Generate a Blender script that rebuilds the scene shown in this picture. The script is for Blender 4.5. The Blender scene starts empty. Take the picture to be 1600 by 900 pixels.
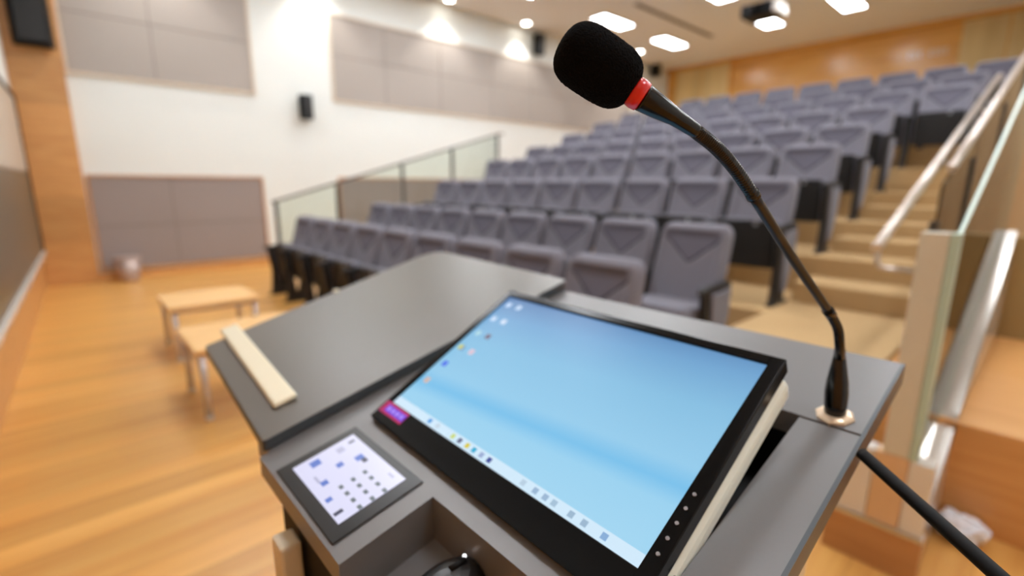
import bpy, bmesh, math, random
from mathutils import Vector, Matrix
random.seed(7)
sc = bpy.context.scene
COL = sc.collection

# ------------------------------------------------------------------ camera, light, exposure
CAM_H = 1.40
F_PX = 765.0
PITCH, ROLL, YAW = math.radians(11.92), math.radians(0.3), math.radians(47.7)
fw = Vector((-math.sin(YAW)*math.cos(PITCH), math.cos(YAW)*math.cos(PITCH), -math.sin(PITCH)))
rt = Vector((math.cos(YAW), math.sin(YAW), 0.0))
up = rt.cross(fw)
cr, sr = math.cos(ROLL), math.sin(ROLL)
R_AX = rt*cr + up*sr
U_AX = -rt*sr + up*cr
cam_d = bpy.data.cameras.new('camera')
cam = bpy.data.objects.new('camera', cam_d)
COL.objects.link(cam)
cam.matrix_world = Matrix(((R_AX.x, U_AX.x, -fw.x, 0), (R_AX.y, U_AX.y, -fw.y, 0),
                           (R_AX.z, U_AX.z, -fw.z, CAM_H), (0, 0, 0, 1)))
cam_d.sensor_width = 36.0
cam_d.lens = 36.0*F_PX/1600.0
cam_d.clip_start = 0.02
cam_d.dof.use_dof = True
cam_d.dof.focus_distance = 0.36
cam_d.dof.aperture_fstop = 2.6
sc.camera = cam

world = bpy.data.worlds.new('world')
sc.world = world
world.use_nodes = True
world.node_tree.nodes['Background'].inputs[0].default_value = (1, 0.96, 0.92, 1)
world.node_tree.nodes['Background'].inputs[1].default_value = 0.3
sc.view_settings.view_transform = 'Standard'
sc.view_settings.look = 'None'
sc.view_settings.gamma = 1.0
sc.view_settings.use_curve_mapping = False
sc.view_settings.exposure = 0.12
PANEL_POWER = 31.0          # ceiling light panels (emission strength)
SPOT_POWER = 105.0           # wall washing downlights (watts)
sc.cycles.use_denoising = True
sc.cycles.sample_clamp_indirect = 6.0
sc.cycles.max_bounces = 8

# ------------------------------------------------------------------ materials
def lin(c):
    return tuple((x/12.92 if x <= 0.04045 else ((x+0.055)/1.055)**2.4) for x in [v/255.0 for v in c])

def mat(name, rgb, rough=0.5, metal=0.0, spec=0.5, noise=0.0, nscale=30.0, bump=0.0, bscale=200.0, coat=0.0, sheen=0.0):
    m = bpy.data.materials.new(name); m.use_nodes = True
    nt = m.node_tree; b = nt.nodes['Principled BSDF']
    c = lin(rgb)
    b.inputs['Base Color'].default_value = (*c, 1)
    b.inputs['Roughness'].default_value = rough
    b.inputs['Metallic'].default_value = metal
    b.inputs['Specular IOR Level'].default_value = spec
    b.inputs['Coat Weight'].default_value = coat
    b.inputs['Coat Roughness'].default_value = 0.15
    b.inputs['Sheen Weight'].default_value = sheen
    tc = nt.nodes.new('ShaderNodeTexCoord')
    n = nt.nodes.new('ShaderNodeTexNoise'); n.inputs['Scale'].default_value = nscale; n.inputs['Detail'].default_value = 4
    nt.links.new(tc.outputs['Object'], n.inputs['Vector'])
    mix = nt.nodes.new('ShaderNodeMix'); mix.data_type = 'RGBA'
    mix.inputs[6].default_value = (*[x*(1-noise) for x in c], 1)
    mix.inputs[7].default_value = (*[min(1, x*(1+noise)) for x in c], 1)
    nt.links.new(n.outputs['Fac'], mix.inputs[0]); nt.links.new(mix.outputs[2], b.inputs['Base Color'])
    if bump > 0:
        n2 = nt.nodes.new('ShaderNodeTexNoise'); n2.inputs['Scale'].default_value = bscale; n2.inputs['Detail'].default_value = 2
        nt.links.new(tc.outputs['Object'], n2.inputs['Vector'])
        bp = nt.nodes.new('ShaderNodeBump'); bp.inputs['Strength'].default_value = bump; bp.inputs['Distance'].default_value = 0.002
        nt.links.new(n2.outputs['Fac'], bp.inputs['Height']); nt.links.new(bp.outputs['Normal'], b.inputs['Normal'])
    return m

def wood(name, dark, light, stretch=(14, 0.7, 14), rough=0.35, planks=None, axis=0, spec=0.5, coat=0.0, joint=0.75):
    """grain streaks along the axis with the small stretch; planks = board width across `axis`"""
    m = bpy.data.materials.new(name); m.use_nodes = True
    nt = m.node_tree; b = nt.nodes['Principled BSDF']; L = nt.links
    b.inputs['Roughness'].default_value = rough
    b.inputs['Specular IOR Level'].default_value = spec
    b.inputs['Coat Weight'].default_value = coat; b.inputs['Coat Roughness'].default_value = 0.2
    tc = nt.nodes.new('ShaderNodeTexCoord')
    mp = nt.nodes.new('ShaderNodeMapping'); mp.inputs['Scale'].default_value = stretch
    L.new(tc.outputs['Object'], mp.inputs['Vector'])
    n = nt.nodes.new('ShaderNodeTexNoise'); n.inputs['Scale'].default_value = 1.0; n.inputs['Detail'].default_value = 6
    n.inputs['Roughness'].default_value = 0.6
    L.new(mp.outputs[0], n.inputs['Vector'])
    ramp = nt.nodes.new('ShaderNodeValToRGB')
    ramp.color_ramp.elements[0].position = 0.3; ramp.color_ramp.elements[0].color = (*lin(dark), 1)
    ramp.color_ramp.elements[1].position = 0.7; ramp.color_ramp.elements[1].color = (*lin(light), 1)
    L.new(n.outputs['Fac'], ramp.inputs['Fac'])
    out = ramp.outputs['Color']
    if planks:
        sp = nt.nodes.new('ShaderNodeSeparateXYZ'); L.new(tc.outputs['Object'], sp.inputs[0])
        dv = nt.nodes.new('ShaderNodeMath'); dv.operation = 'DIVIDE'; dv.inputs[1].default_value = planks
        L.new(sp.outputs[axis], dv.inputs[0])
        fl = nt.nodes.new('ShaderNodeMath'); fl.operation = 'FLOOR'; L.new(dv.outputs[0], fl.inputs[0])
        wn = nt.nodes.new('ShaderNodeTexWhiteNoise'); wn.noise_dimensions = '1D'; L.new(fl.outputs[0], wn.inputs['W'])
        mr = nt.nodes.new('ShaderNodeMapRange'); mr.inputs[3].default_value = 0.86; mr.inputs[4].default_value = 1.08
        L.new(wn.outputs['Value'], mr.inputs[0])
        fr = nt.nodes.new('ShaderNodeMath'); fr.operation = 'FRACT'; L.new(dv.outputs[0], fr.inputs[0])
        lt = nt.nodes.new('ShaderNodeMath'); lt.operation = 'LESS_THAN'; lt.inputs[1].default_value = 0.012/max(planks, .05)*0.3
        L.new(fr.outputs[0], lt.inputs[0])
        mj = nt.nodes.new('ShaderNodeMapRange'); mj.inputs[3].default_value = 1.0; mj.inputs[4].default_value = joint
        L.new(lt.outputs[0], mj.inputs[0])
        mu = nt.nodes.new('ShaderNodeMath'); mu.operation = 'MULTIPLY'; L.new(mr.outputs[0], mu.inputs[0]); L.new(mj.outputs[0], mu.inputs[1])
        vm = nt.nodes.new('ShaderNodeVectorMath'); vm.operation = 'SCALE'; L.new(out, vm.inputs[0]); L.new(mu.outputs[0], vm.inputs['Scale'])
        out = vm.outputs[0]
    L.new(out, b.inputs['Base Color'])
    return m

def emit(name, rgb, strength):
    m = bpy.data.materials.new(name); m.use_nodes = True
    b = m.node_tree.nodes['Principled BSDF']
    b.inputs['Base Color'].default_value = (0.02, 0.02, 0.02, 1)
    b.inputs['Emission Color'].default_value = (*lin(rgb), 1)
    b.inputs['Emission Strength'].default_value = strength
    b.inputs['Roughness'].default_value = 0.25
    return m

def glass(name, tint, amount=1.0, rough=0.0, ior=1.5):
    m = bpy.data.materials.new(name); m.use_nodes = True
    nt = m.node_tree; nt.nodes.clear()
    o = nt.nodes.new('ShaderNodeOutputMaterial'); t = nt.nodes.new('ShaderNodeBsdfTransparent'); g = nt.nodes.new('ShaderNodeBsdfGlossy')
    t.inputs[0].default_value = (*tint, 1); g.inputs['Roughness'].default_value = rough
    f = nt.nodes.new('ShaderNodeFresnel'); f.inputs[0].default_value = ior
    mx = nt.nodes.new('ShaderNodeMixShader')
    nt.links.new(f.outputs[0], mx.inputs[0]); nt.links.new(t.outputs[0], mx.inputs[1]); nt.links.new(g.outputs[0], mx.inputs[2])
    nt.links.new(mx.outputs[0], o.inputs[0])
    return m

M = {}
M['white_wall'] = mat('white_wall_paint', (229, 233, 230), 0.6, noise=0.02, nscale=2)
M['ceiling'] = mat('ceiling_paint', (236, 235, 235), 0.7, noise=0.02, nscale=1)
M['floor'] = wood('floor_boards', (198, 136, 64), (232, 180, 102), (9, 0.45, 9), 0.32, planks=0.16, axis=0)
M['wall_wood'] = wood('wall_wood_veneer', (196, 138, 80), (216, 162, 100), (3, 3, 26), 0.34, planks=0.6, axis=2)
M['back_wood'] = wood('back_wall_veneer', (204, 146, 70), (222, 170, 92), (1.2, 1.2, 12), 0.22, planks=0.75, axis=2)
M['panel'] = mat('acoustic_fabric', (170, 162, 155), 0.85, noise=0.05, nscale=60, spec=0.2)
M['panel_low'] = mat('acoustic_fabric_grey', (154, 143, 140), 0.85, noise=0.05, nscale=60, spec=0.2)
M['panel_trim'] = mat('beige_trim', (222, 206, 186), 0.5)
M['panel_trim_low'] = mat('brown_trim', (196, 150, 112), 0.5)
M['board_reflection_low'] = mat('dark_board_reflection', (92, 90, 78), 0.3, spec=0.6)  # reflected dark wall panel, painted into the board
M['board_reflection_up'] = mat('pale_board_reflection', (196, 190, 178), 0.3, spec=0.5)  # reflected white wall, painted into the board
M['joint'] = mat('panel_joint', (126, 116, 110), 0.8)
M['door'] = wood('pale_door_laminate', (206, 176, 116), (222, 196, 138), (7, 7, 0.6), 0.5, planks=0.55, axis=0)
M['carpet'] = mat('tan_carpet', (194, 162, 118), 0.95, noise=0.12, nscale=150, spec=0.1, bump=0.4, bscale=500)
M['carpet_dark'] = mat('brown_carpet', (120, 86, 52), 0.95, noise=0.12, nscale=150, spec=0.1)
M['black'] = mat('black_plastic', (9, 9, 10), 0.6, spec=0.2, noise=0.05)
M['black_soft'] = mat('black_satin', (15, 15, 16), 0.32)
M['black_gloss'] = mat('black_gloss', (7, 7, 8), 0.2, spec=0.15)
M['fabric'] = mat('grey_seat_fabric', (121, 119, 129), 0.9, noise=0.06, nscale=220, spec=0.15, sheen=0.08)
M['fabric_dark'] = mat('blue_grey_seat_fabric', (106, 104, 116), 0.9, noise=0.06, nscale=220, spec=0.15, sheen=0.05)
M['seam'] = mat('dark_seam', (34, 34, 42), 0.8)
M['seat_black'] = mat('seat_black', (24, 23, 25), 0.55, noise=0.1)
M['disc'] = mat('pale_plate', (140, 140, 145), 0.4)
M['steel'] = mat('brushed_steel', (205, 200, 194), 0.32, metal=1.0, noise=0.03, nscale=40)
M['steel_dark'] = mat('dark_steel', (86, 82, 78), 0.4, metal=0.8)
M['rail'] = mat('satin_rail', (214, 202, 192), 0.3, metal=0.65)
M['glass'] = glass('clear_glass', (0.93, 0.965, 0.93))
M['glass_edge'] = mat('green_glass_edge', (176, 198, 184), 0.4)
M['deck'] = mat('graphite_laminate', (108, 108, 110), 0.38, spec=0.75, noise=0.03, nscale=300, bump=0.05, bscale=900)
M['slab'] = mat('graphite_cover_laminate', (94, 91, 86), 0.34, spec=0.75, noise=0.03, nscale=300, bump=0.05, bscale=900)
M['slab_edge'] = mat('slate_edge_band', (64, 72, 78), 0.4)
M['cream'] = mat('cream_plastic', (232, 226, 200), 0.45)
M['cream_body'] = mat('cream_laminate', (216, 206, 182), 0.5)
M['white_shell'] = mat('white_shell', (234, 244, 236), 0.35)
M['tan_panel'] = wood('tan_laminate', (206, 168, 126), (220, 184, 144), (8, 8, 1), 0.35)
M['post'] = mat('beige_steel_cladding', (206, 201, 184), 0.35, metal=0.0, noise=0.06, nscale=10)
M['pale_metal'] = mat('pale_metal', (218, 213, 206), 0.25, metal=0.1)
M['table'] = wood('beech_table_top', (224, 172, 104), (240, 194, 130), (8, 1, 8), 0.35)
M['chrome'] = mat('chrome', (208, 198, 194), 0.25, metal=0.4)
M['red'] = mat('red_ring', (220, 28, 24), 0.25, coat=0.3)
M['foam'] = mat('black_foam', (10, 10, 11), 1.0, noise=0.6, nscale=900, spec=0.1, bump=1.0, bscale=900)
M['mic_black'] = mat('mic_black', (7, 8, 10), 0.18, spec=0.45)
M['mic_tube'] = mat('mic_tube', (34, 32, 31), 0.3, metal=0.2)
M['gold_plate'] = mat('champagne_plate', (222, 200, 172), 0.3, metal=0.5)
M['olive_wall'] = mat('olive_wall', (158, 132, 84), 0.7, noise=0.04, nscale=4)
M['step_wood'] = wood('orange_step_wood', (206, 148, 86), (222, 168, 106), (1, 8, 20), 0.35)
M['pier_wood'] = wood('brown_step_wood', (172, 122, 76), (188, 138, 90), (2, 8, 20), 0.4)
M['brown_wall'] = wood('brown_partition', (176, 146, 106), (190, 160, 120), (8, 8, 0.8), 0.5)
M['bin'] = mat('grey_bin', (190, 172, 164), 0.35, metal=0.4)
M['polished'] = mat('polished_pale_metal', (206, 198, 188), 0.16, metal=0.25, spec=0.6)
M['paper'] = mat('white_paper', (232, 236, 246), 0.7)
M['light'] = emit('light_panel_diffuser', (246, 250, 255), PANEL_POWER)
M['light_rear'] = emit('dimmed_panel_diffuser', (246, 250, 255), PANEL_POWER*.62)
M['bulb'] = emit('downlight_lens', (255, 249, 238), 30.0)
M['led'] = emit('white_led', (255, 255, 255), 2.0)
M['brass'] = mat('copper_pin', (176, 112, 72), 0.3, metal=0.8)
M['dark_gap'] = mat('dark_slot', (92, 80, 66), 0.8)

# ------------------------------------------------------------------ mesh helpers
def MB(): return bmesh.new()

def box(bm, x0, x1, y0, y1, z0, z1, mi=0, mtx=None):
    vs = [bm.verts.new(p) for p in ((x0,y0,z0),(x1,y0,z0),(x1,y1,z0),(x0,y1,z0),(x0,y0,z1),(x1,y0,z1),(x1,y1,z1),(x0,y1,z1))]
    if mtx is not None:
        for v in vs: v.co = mtx @ v.co
    for f in ((0,3,2,1),(4,5,6,7),(0,1,5,4),(1,2,6,5),(2,3,7,6),(3,0,4,7)):
        bm.faces.new([vs[i] for i in f]).material_index = mi
    return vs

def prism(bm, poly, ax, a, b, mi=0, si=None):
    """extrude a 2D polygon along axis ax (0 x: poly=(y,z), 1 y: poly=(x,z), 2 z: poly=(x,y))"""
    def P(p, t):
        return (t, p[0], p[1]) if ax == 0 else ((p[0], t, p[1]) if ax == 1 else (p[0], p[1], t))
    A = [bm.verts.new(P(p, a)) for p in poly]; B = [bm.verts.new(P(p, b)) for p in poly]
    n = len(poly)
    bm.faces.new(A[::-1]).material_index = mi; bm.faces.new(B).material_index = mi
    for i in range(n):
        bm.faces.new((A[i], A[(i+1) % n], B[(i+1) % n], B[i])).material_index = mi if si is None else si

def tube(bm, pts, rad, seg=12, cap=True, mi=0):
    pts = [Vector(p) for p in pts]
    if not hasattr(rad, '__len__'): rad = [rad]*len(pts)
    prev = None; rings = []
    for i, p in enumerate(pts):
        t = (pts[min(i+1, len(pts)-1)] - pts[max(i-1, 0)]).normalized()
        if prev is None:
            a = Vector((0, 0, 1)) if abs(t.z) < 0.9 else Vector((1, 0, 0))
            n = t.cross(a).normalized()
        else:
            n = (prev - t*prev.dot(t)).normalized()
        prev = n; b = t.cross(n)
        rings.append([bm.verts.new(p + (n*math.cos(2*math.pi*k/seg) + b*math.sin(2*math.pi*k/seg))*rad[i]) for k in range(seg)])
    for i in range(len(rings)-1):
        for k in range(seg):
            f = bm.faces.new((rings[i][k], rings[i][(k+1) % seg], rings[i+1][(k+1) % seg], rings[i+1][k])); f.smooth = True; f.material_index = mi
    if cap:
        bm.faces.new(rings[0][::-1]).material_index = mi; bm.faces.new(rings[-1]).material_index = mi

def lathe(bm, prof, seg=24, mtx=None, mi=0, smooth=True):
    rings = []
    for r, z in prof:
        rings.append([bm.verts.new((r*math.cos(2*math.pi*k/seg), r*math.sin(2*math.pi*k/seg), z)) for k in range(seg)])
    for i in range(len(rings)-1):
        for k in range(seg):
            f = bm.faces.new((rings[i][k], rings[i][(k+1) % seg], rings[i+1][(k+1) % seg], rings[i+1][k])); f.smooth = smooth; f.material_index = mi
    bm.faces.new(rings[0][::-1]).material_index = mi; bm.faces.new(rings[-1]).material_index = mi
    if mtx is not None:
        for rg in rings:
            for v in rg: v.co = mtx @ v.co

def obj(name, bm, mats, parent=None, bevel=0.0, seg=2, loc=None, label=None):
    bmesh.ops.recalc_face_normals(bm, faces=bm.faces[:])
    me = bpy.data.meshes.new(name); bm.to_mesh(me); bm.free()
    for m in (mats if isinstance(mats, (list, tuple)) else [mats]): me.materials.append(m)
    o = bpy.data.objects.new(name, me); COL.objects.link(o)
    if parent is not None: o.parent = parent
    if loc is not None: o.location = loc
    if bevel > 0:
        md = o.modifiers.new('bevel', 'BEVEL'); md.width = bevel; md.segments = seg; md.limit_method = 'ANGLE'
    if label: o['label'] = label
    return o

def tag(o, label, cat, group=None):
    o['label'] = label; o['category'] = cat
    if group: o['group'] = group
    return o

def thing(name, label, cat, loc=(0, 0, 0), rotz=0.0, group=None):
    o = bpy.data.objects.new(name, None); COL.objects.link(o); o.empty_display_size = 0.1
    o.location = loc; o.rotation_euler = (0, 0, rotz)
    return tag(o, label, cat, group)

def struct(name, bm, mats, parent=None, bevel=0.0):
    o = obj(name, bm, mats, parent, bevel)
    if parent is None: o['kind'] = 'structure'
    return o

def dup(root):
    r = root.copy(); COL.objects.link(r)
    for ch in list(root.children):
        c = ch.copy(); COL.objects.link(c); c.parent = r
        for g in list(ch.children):
            d = g.copy(); COL.objects.link(d); d.parent = c
    return r

def ray(px, py, depth):
    """a point seen in the photo at px, py, at a distance measured along the viewing axis"""
    return Vector((0, 0, CAM_H)) + (R_AX*((px-800)/F_PX) - U_AX*((py-450)/F_PX) + fw)*depth

# ------------------------------------------------------------------ room shell
XL, XR, YF, YB, ZC = -9.2, 3.2, -0.33, 15.2, 5.05
bm = MB(); box(bm, XL-.2, XR+.2, YF-.6, YB+.2, -.2, 0); struct('floor', bm, M['floor'])
bm = MB(); box(bm, XL-.2, XR+.2, YF-.6, YB+.2, ZC, ZC+.2); struct('ceiling', bm, M['ceiling'])
bm = MB(); box(bm, XL-.2, XL, YF-.2, YB+.2, 0, ZC); struct('wall_left', bm, M['white_wall'])
bm = MB(); box(bm, XR, XR+.2, YF-.6, YB+.2, 0, ZC); struct('wall_right', bm, M['white_wall'])
WROT = math.atan(-.0278)                       # the front wall runs slightly out of square
bm = MB(); box(bm, 0, 12.5, -.2, 0, 0, ZC)
wf = struct('wall_front', bm, M['wall_wood']); wf.location = (XL, -.287, 0); wf.rotation_euler = (0, 0, WROT)
bm = MB(); box(bm, XL, XR, YB, YB+.2, 0, ZC); struct('wall_back', bm, M['back_wood'])
bm = MB(); box(bm, XL, XL+.02, 0.27, 12.5, 0, .11); struct('baseboard_left', bm, M['step_wood'])
# wood clad pilaster in the left front corner
bm = MB(); box(bm, XL, -9.09, -.285, 0.27, 0, ZC)
struct('trim_1', bm, M['wall_wood'])
# ceiling beam-like bulkhead above the back wall
bm = MB(); box(bm, XL, XR, 15.05, YB, 4.95, ZC); struct('trim_2', bm, M['back_wood'])
# pale door leaves in the back wall
for i, (x0, x1) in enumerate(((-8.85, -7.15), (-2.0, -0.5))):
    bm = MB(); box(bm, x0, x1, YB-.06, YB, 1.9, 4.98)
    d = struct('door_%d' % (i+1), bm, M['door'], bevel=.004)
    bm = MB()
    for a, b in ((x0-.07, x0), (x1, x1+.07), ((x0+x1)/2-.012, (x0+x1)/2+.012)): box(bm, a, b, YB-.075, YB-.0, 1.9, 4.98)
    obj('door_frame', bm, M['back_wood'], d)
# white band of plaster at the top of the front wall above the board
bm = MB(); box(bm, .13, 10.5, .0005, .012, 2.47, ZC); tr = struct('trim_3', bm, M['white_wall']); tr.location = (XL, -.287, 0); tr.rotation_euler = (0, 0, WROT)

# ------------------------------------------------------------------ seating tiers and stairs
ROW_Y = [2.28, 3.32, 4.45, 5.45, 6.38, 7.31, 8.24, 9.17, 10.1]
ROW_Z = [0.0, 0.14, 0.47, 0.80, 1.06, 1.34, 1.62, 1.89, 2.16]
SX0, SX1, PITCHX = -6.625, -1.405, 0.58
AX0, AX1 = -1.37, -0.50
for k in range(1, 9):
    y0 = ROW_Y[k]-.62
    y1 = ROW_Y[k+1]-.62 if k < 8 else 12.3
    bm = MB(); box(bm, SX0-.1, AX0 if k < 6 else -.5, y0, y1, 0, ROW_Z[k])
    struct('seating_tier', bm, M['carpet'], bevel=.01)
bm = MB(); box(bm, SX0-.1, -.5, 12.3, YB, 0, 2.3); struct('back_landing', bm, M['carpet'])
bm = MB()                                        # aisle stair in one carpeted flight
heights = []
for k in range(3, 7):
    yk = ROW_Y[k]-.62
    heights += [(yk-.46, (ROW_Z[k-1]+ROW_Z[k])/2), (yk, ROW_Z[k])]
heights = [(2.6, .47)] + heights
for (y0, z), nxt in zip(heights[:-1], heights[1:]):
    box(bm, AX0, AX1, y0, nxt[0], 0, z)
struct('aisle_stairs', bm, M['carpet'], bevel=.012)
# side platform right of the stair, olive parapet, brown partition behind
bm = MB(); box(bm, AX1, XR, 2.62, 4.4, 0, .45, 0); struct('side_platform', bm, M['step_wood'], bevel=.006)
bm = MB(); box(bm, -.46, XR, 4.4, 4.52, 0, 1.1); struct('side_parapet', bm, M['olive_wall'], bevel=.006)
bm = MB(); box(bm, -.46, XR, 9.0, 9.15, 0, 3.1); struct('side_partition', bm, M['brown_wall'])
bm = MB(); prism(bm, [(4.6, 0), (4.6, .82), (7.6, 1.82), (7.6, 0)], 0, -.499, -.47); struct('stair_parapet', bm, M['post'])

# ------------------------------------------------------------------ theatre seats
def back_mesh():
    W, Z0, Z1, T = 0.525, 0.40, 1.0, 0.085
    H = Z1-Z0; rt_, rb = 0.075, 0.04
    zs = [0]
    nv = 40
    zs = [H*(0.5-0.5*math.cos(math.pi*i/nv)) for i in range(nv+1)]
    nu = 34
    us = [math.sin(math.pi*(-0.5+i/nu)) for i in range(nu+1)]
    bm = MB(); F = []; B = []
    def lean(h):      # y of the back plane at height h above Z0
        q = 1-h/H
        return -0.15*q - 0.03*q*q
    for h in zs:
        hw = W/2*(0.965+0.035*math.sin(math.pi*min(1, h/H*0.9+.1)))
        dt, db = H-h, h
        if dt < rt_: hw -= rt_-math.sqrt(max(0, rt_**2-(rt_-dt)**2))
        if db < rb: hw -= rb-math.sqrt(max(0, rb**2-(rb-db)**2))
        rf = []; rk = []
        for u in us:
            x = u*hw
            e = max(0, min(hw-abs(x), dt, db))
            r = 0.045
            d = math.sqrt(max(0, 1-(1-min(e/r, 1))**2))
            dep = T*(0.35+0.65*d)
            s = min(1, max(0, (e-.045)/.035)); s = s*s*(3-2*s)
            dep -= 0.018*s
            # V shaped seam: from (+-.2, .10 below top) to (0, .265 below top)
            zl = (H-.265)+ (abs(x)/.2)*.165
            dv = abs(h-zl)*0.77
            if abs(x) < .2 and e > .03:
                dep -= 0.015*max(0, 1-dv/.012)
                if h > zl: dep -= 0.007*min(1, (.2-abs(x))/.07)*min(1, (h-zl)/.05)*min(1, max(0, dt-.05)/.06)
            rf.append(bm.verts.new((x, lean(h)-dep+.03, Z0+h)))
            rk.append(bm.verts.new((x, lean(h)+.03, Z0+h)))
        F.append(rf); B.append(rk)
    for j in range(nv):
        for i in range(nu):
            f = bm.faces.new((F[j][i], F[j][i+1], F[j+1][i+1], F[j+1][i])); f.smooth = True
            xc = (F[j][i].co.x+F[j][i+1].co.x)/2; hc = (zs[j]+zs[j+1])/2
            zl = (H-.265)+(abs(xc)/.2)*.165
            if hc > zl and hc < H-.05 and abs(xc) < .2: f.material_index = 1
            f = bm.faces.new((B[j][i], B[j+1][i], B[j+1][i+1], B[j][i+1])); f.smooth = True; f.material_index = 2
        for i in (0, nu):
            q = (F[j][i], F[j+1][i], B[j+1][i], B[j][i]); bm.faces.new(q if i == 0 else q[::-1])
    for j in (0, nv):
        for i in range(nu):
            bm.faces.new((F[j][i], F[j][i+1], B[j][i+1], B[j][i]))
    return bm

def seam_bm():
    bm = MB(); pts = []
    for k in range(-12, 13):
        x = .205*k/12; h = .335+(abs(x)/.2)*.165
        q = 1-h/.6; e = min(.2625-abs(x), .6-h)
        s_ = min(1, max(0, (e-.045)/.035)); s_ = s_*s_*(3-2*s_)
        pts.append((x, -.15*q-.03*q*q-.085+.018*s_+.033+.006, .40+h))
    tube(bm, pts, .0075, 8); return bm

def cushion_mesh(W, D, T):
    """rounded cushion lying flat: x width, y depth (front = -y), z thickness"""
    bm = MB(); nu, nv = 14, 14
    us = [math.sin(math.pi*(-0.5+i/nu)) for i in range(nu+1)]
    top = []; bot = []
    for v in us:
        a = []; b = []
        for u in us:
            x, y = u*W/2, v*D/2
            # round the plan corners a little
            k = 1-0.05*(abs(u)**6)*(abs(v)**6)
            e = min(W/2-abs(x), D/2-abs(y)); d = math.sqrt(max(0, 1-(1-min(e/.04, 1))**2))
            a.append(bm.verts.new((x*k, y*k, T*(.45+.55*d)))); b.append(bm.verts.new((x*k, y*k, 0)))
        top.append(a); bot.append(b)
    n = nu
    for j in range(n):
        for i in range(n):
            bm.faces.new((top[j][i], top[j][i+1], top[j+1][i+1], top[j+1][i])).smooth = True
            bm.faces.new((bot[j][i], bot[j+1][i], bot[j+1][i+1], bot[j][i+1]))
        bm.faces.new((top[0][j], bot[0][j], bot[0][j+1], top[0][j+1])); bm.faces.new((top[n][j], top[n][j+1], bot[n][j+1], bot[n][j]))
        bm.faces.new((top[j][0], top[j+1][0], bot[j+1][0], bot[j][0])); bm.faces.new((top[j][n], bot[j][n], bot[j+1][n], top[j+1][n]))
    return bm

def arm_bm(x):
    bm = MB(); prism(bm, [(-.46, .585), (-.47, .61), (-.45, .63), (-.12, .645), (-.08, .63), (-.08, .60)], 0, x-.023, x+.023); return bm
def leg_bm(x):
    bm = MB()
    prism(bm, [(-.43, .585), (-.36, .585), (-.33, .33), (-.30, .10), (-.22, .0), (-.44, .0), (-.42, .06), (-.40, .30)], 0, x-.02, x+.02)
    prism(bm, [(-.18, .60), (-.10, .60), (-.14, .33), (-.22, .05), (-.22, 0), (-.32, 0), (-.24, .30)], 0, x-.019, x+.019)
    box(bm, x-.024, x+.024, -.46, -.12, 0, .018)
    return bm

def make_seat(folded=True):
    t = thing('auditorium_seat', '', 'seat')
    obj('backrest', back_mesh(), [M['fabric'], M['fabric_dark'], M['seat_black']], t)
    obj('seam_piping', seam_bm(), M['seam'], t, label='dark V shaped seam')
    bm = MB(); prism(bm, [(-.155, .36), (-.11, .36), (.055, .90), (.032, .90)], 0, -.235, .235)
    obj('back_shell', bm, M['seat_black'], t, bevel=.01)
    if folded:
        R = Matrix.Translation((0, -.225, .30)) @ Matrix.Rotation(math.radians(-97), 4, 'X') @ Matrix.Translation((0, -.19, 0))
        # lying -> stood up: top surface turned towards the backrest
        R = Matrix.Translation((0, -.30, .47)) @ Matrix.Rotation(math.radians(-84), 4, 'X')
    else:
        R = Matrix.Translation((0, -.36, .41)) @ Matrix.Rotation(math.radians(-4), 4, 'X')
    c = cushion_mesh(.49, .40, .085); c.transform(R)
    cu = obj('seat_cushion', c, M['fabric'], t)
    bm = MB()
    box(bm, -.225, .225, -.19, .19, -.035, -.001)
    for i in range(7): box(bm, -.20, .20, -.155+i*.05, -.13+i*.05, -.042, -.034)
    bm.transform(R); obj('seat_underside', bm, M['seat_black'], t, bevel=.006)
    bm = MB(); lathe(bm, [(.017, -.046), (.017, -.041)], 16); bm.transform(R @ Matrix.Translation((0.09, -.168, 0)))
    obj('number_plate', bm, M['disc'], t)
    obj('armrest', arm_bm(-.29), M['seat_black'], t, bevel=.006)
    obj('leg', leg_bm(-.29), M['seat_black'], t)
    return t

def end_parts(t, sx):
    x = .29*sx
    if sx > 0:
        obj('armrest', arm_bm(x), M['seat_black'], t, bevel=.006); obj('leg', leg_bm(x), M['seat_black'], t)
    bm = MB(); prism(bm, [(-.35, .58), (-.10, .60), (-.11, .40), (-.22, .12), (-.30, .10), (-.33, .35)], 0, x+sx*.016, x+sx*.034)
    obj('end_panel', bm, M['fabric'], t, bevel=.006, label='pale grey padded end panel')

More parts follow.
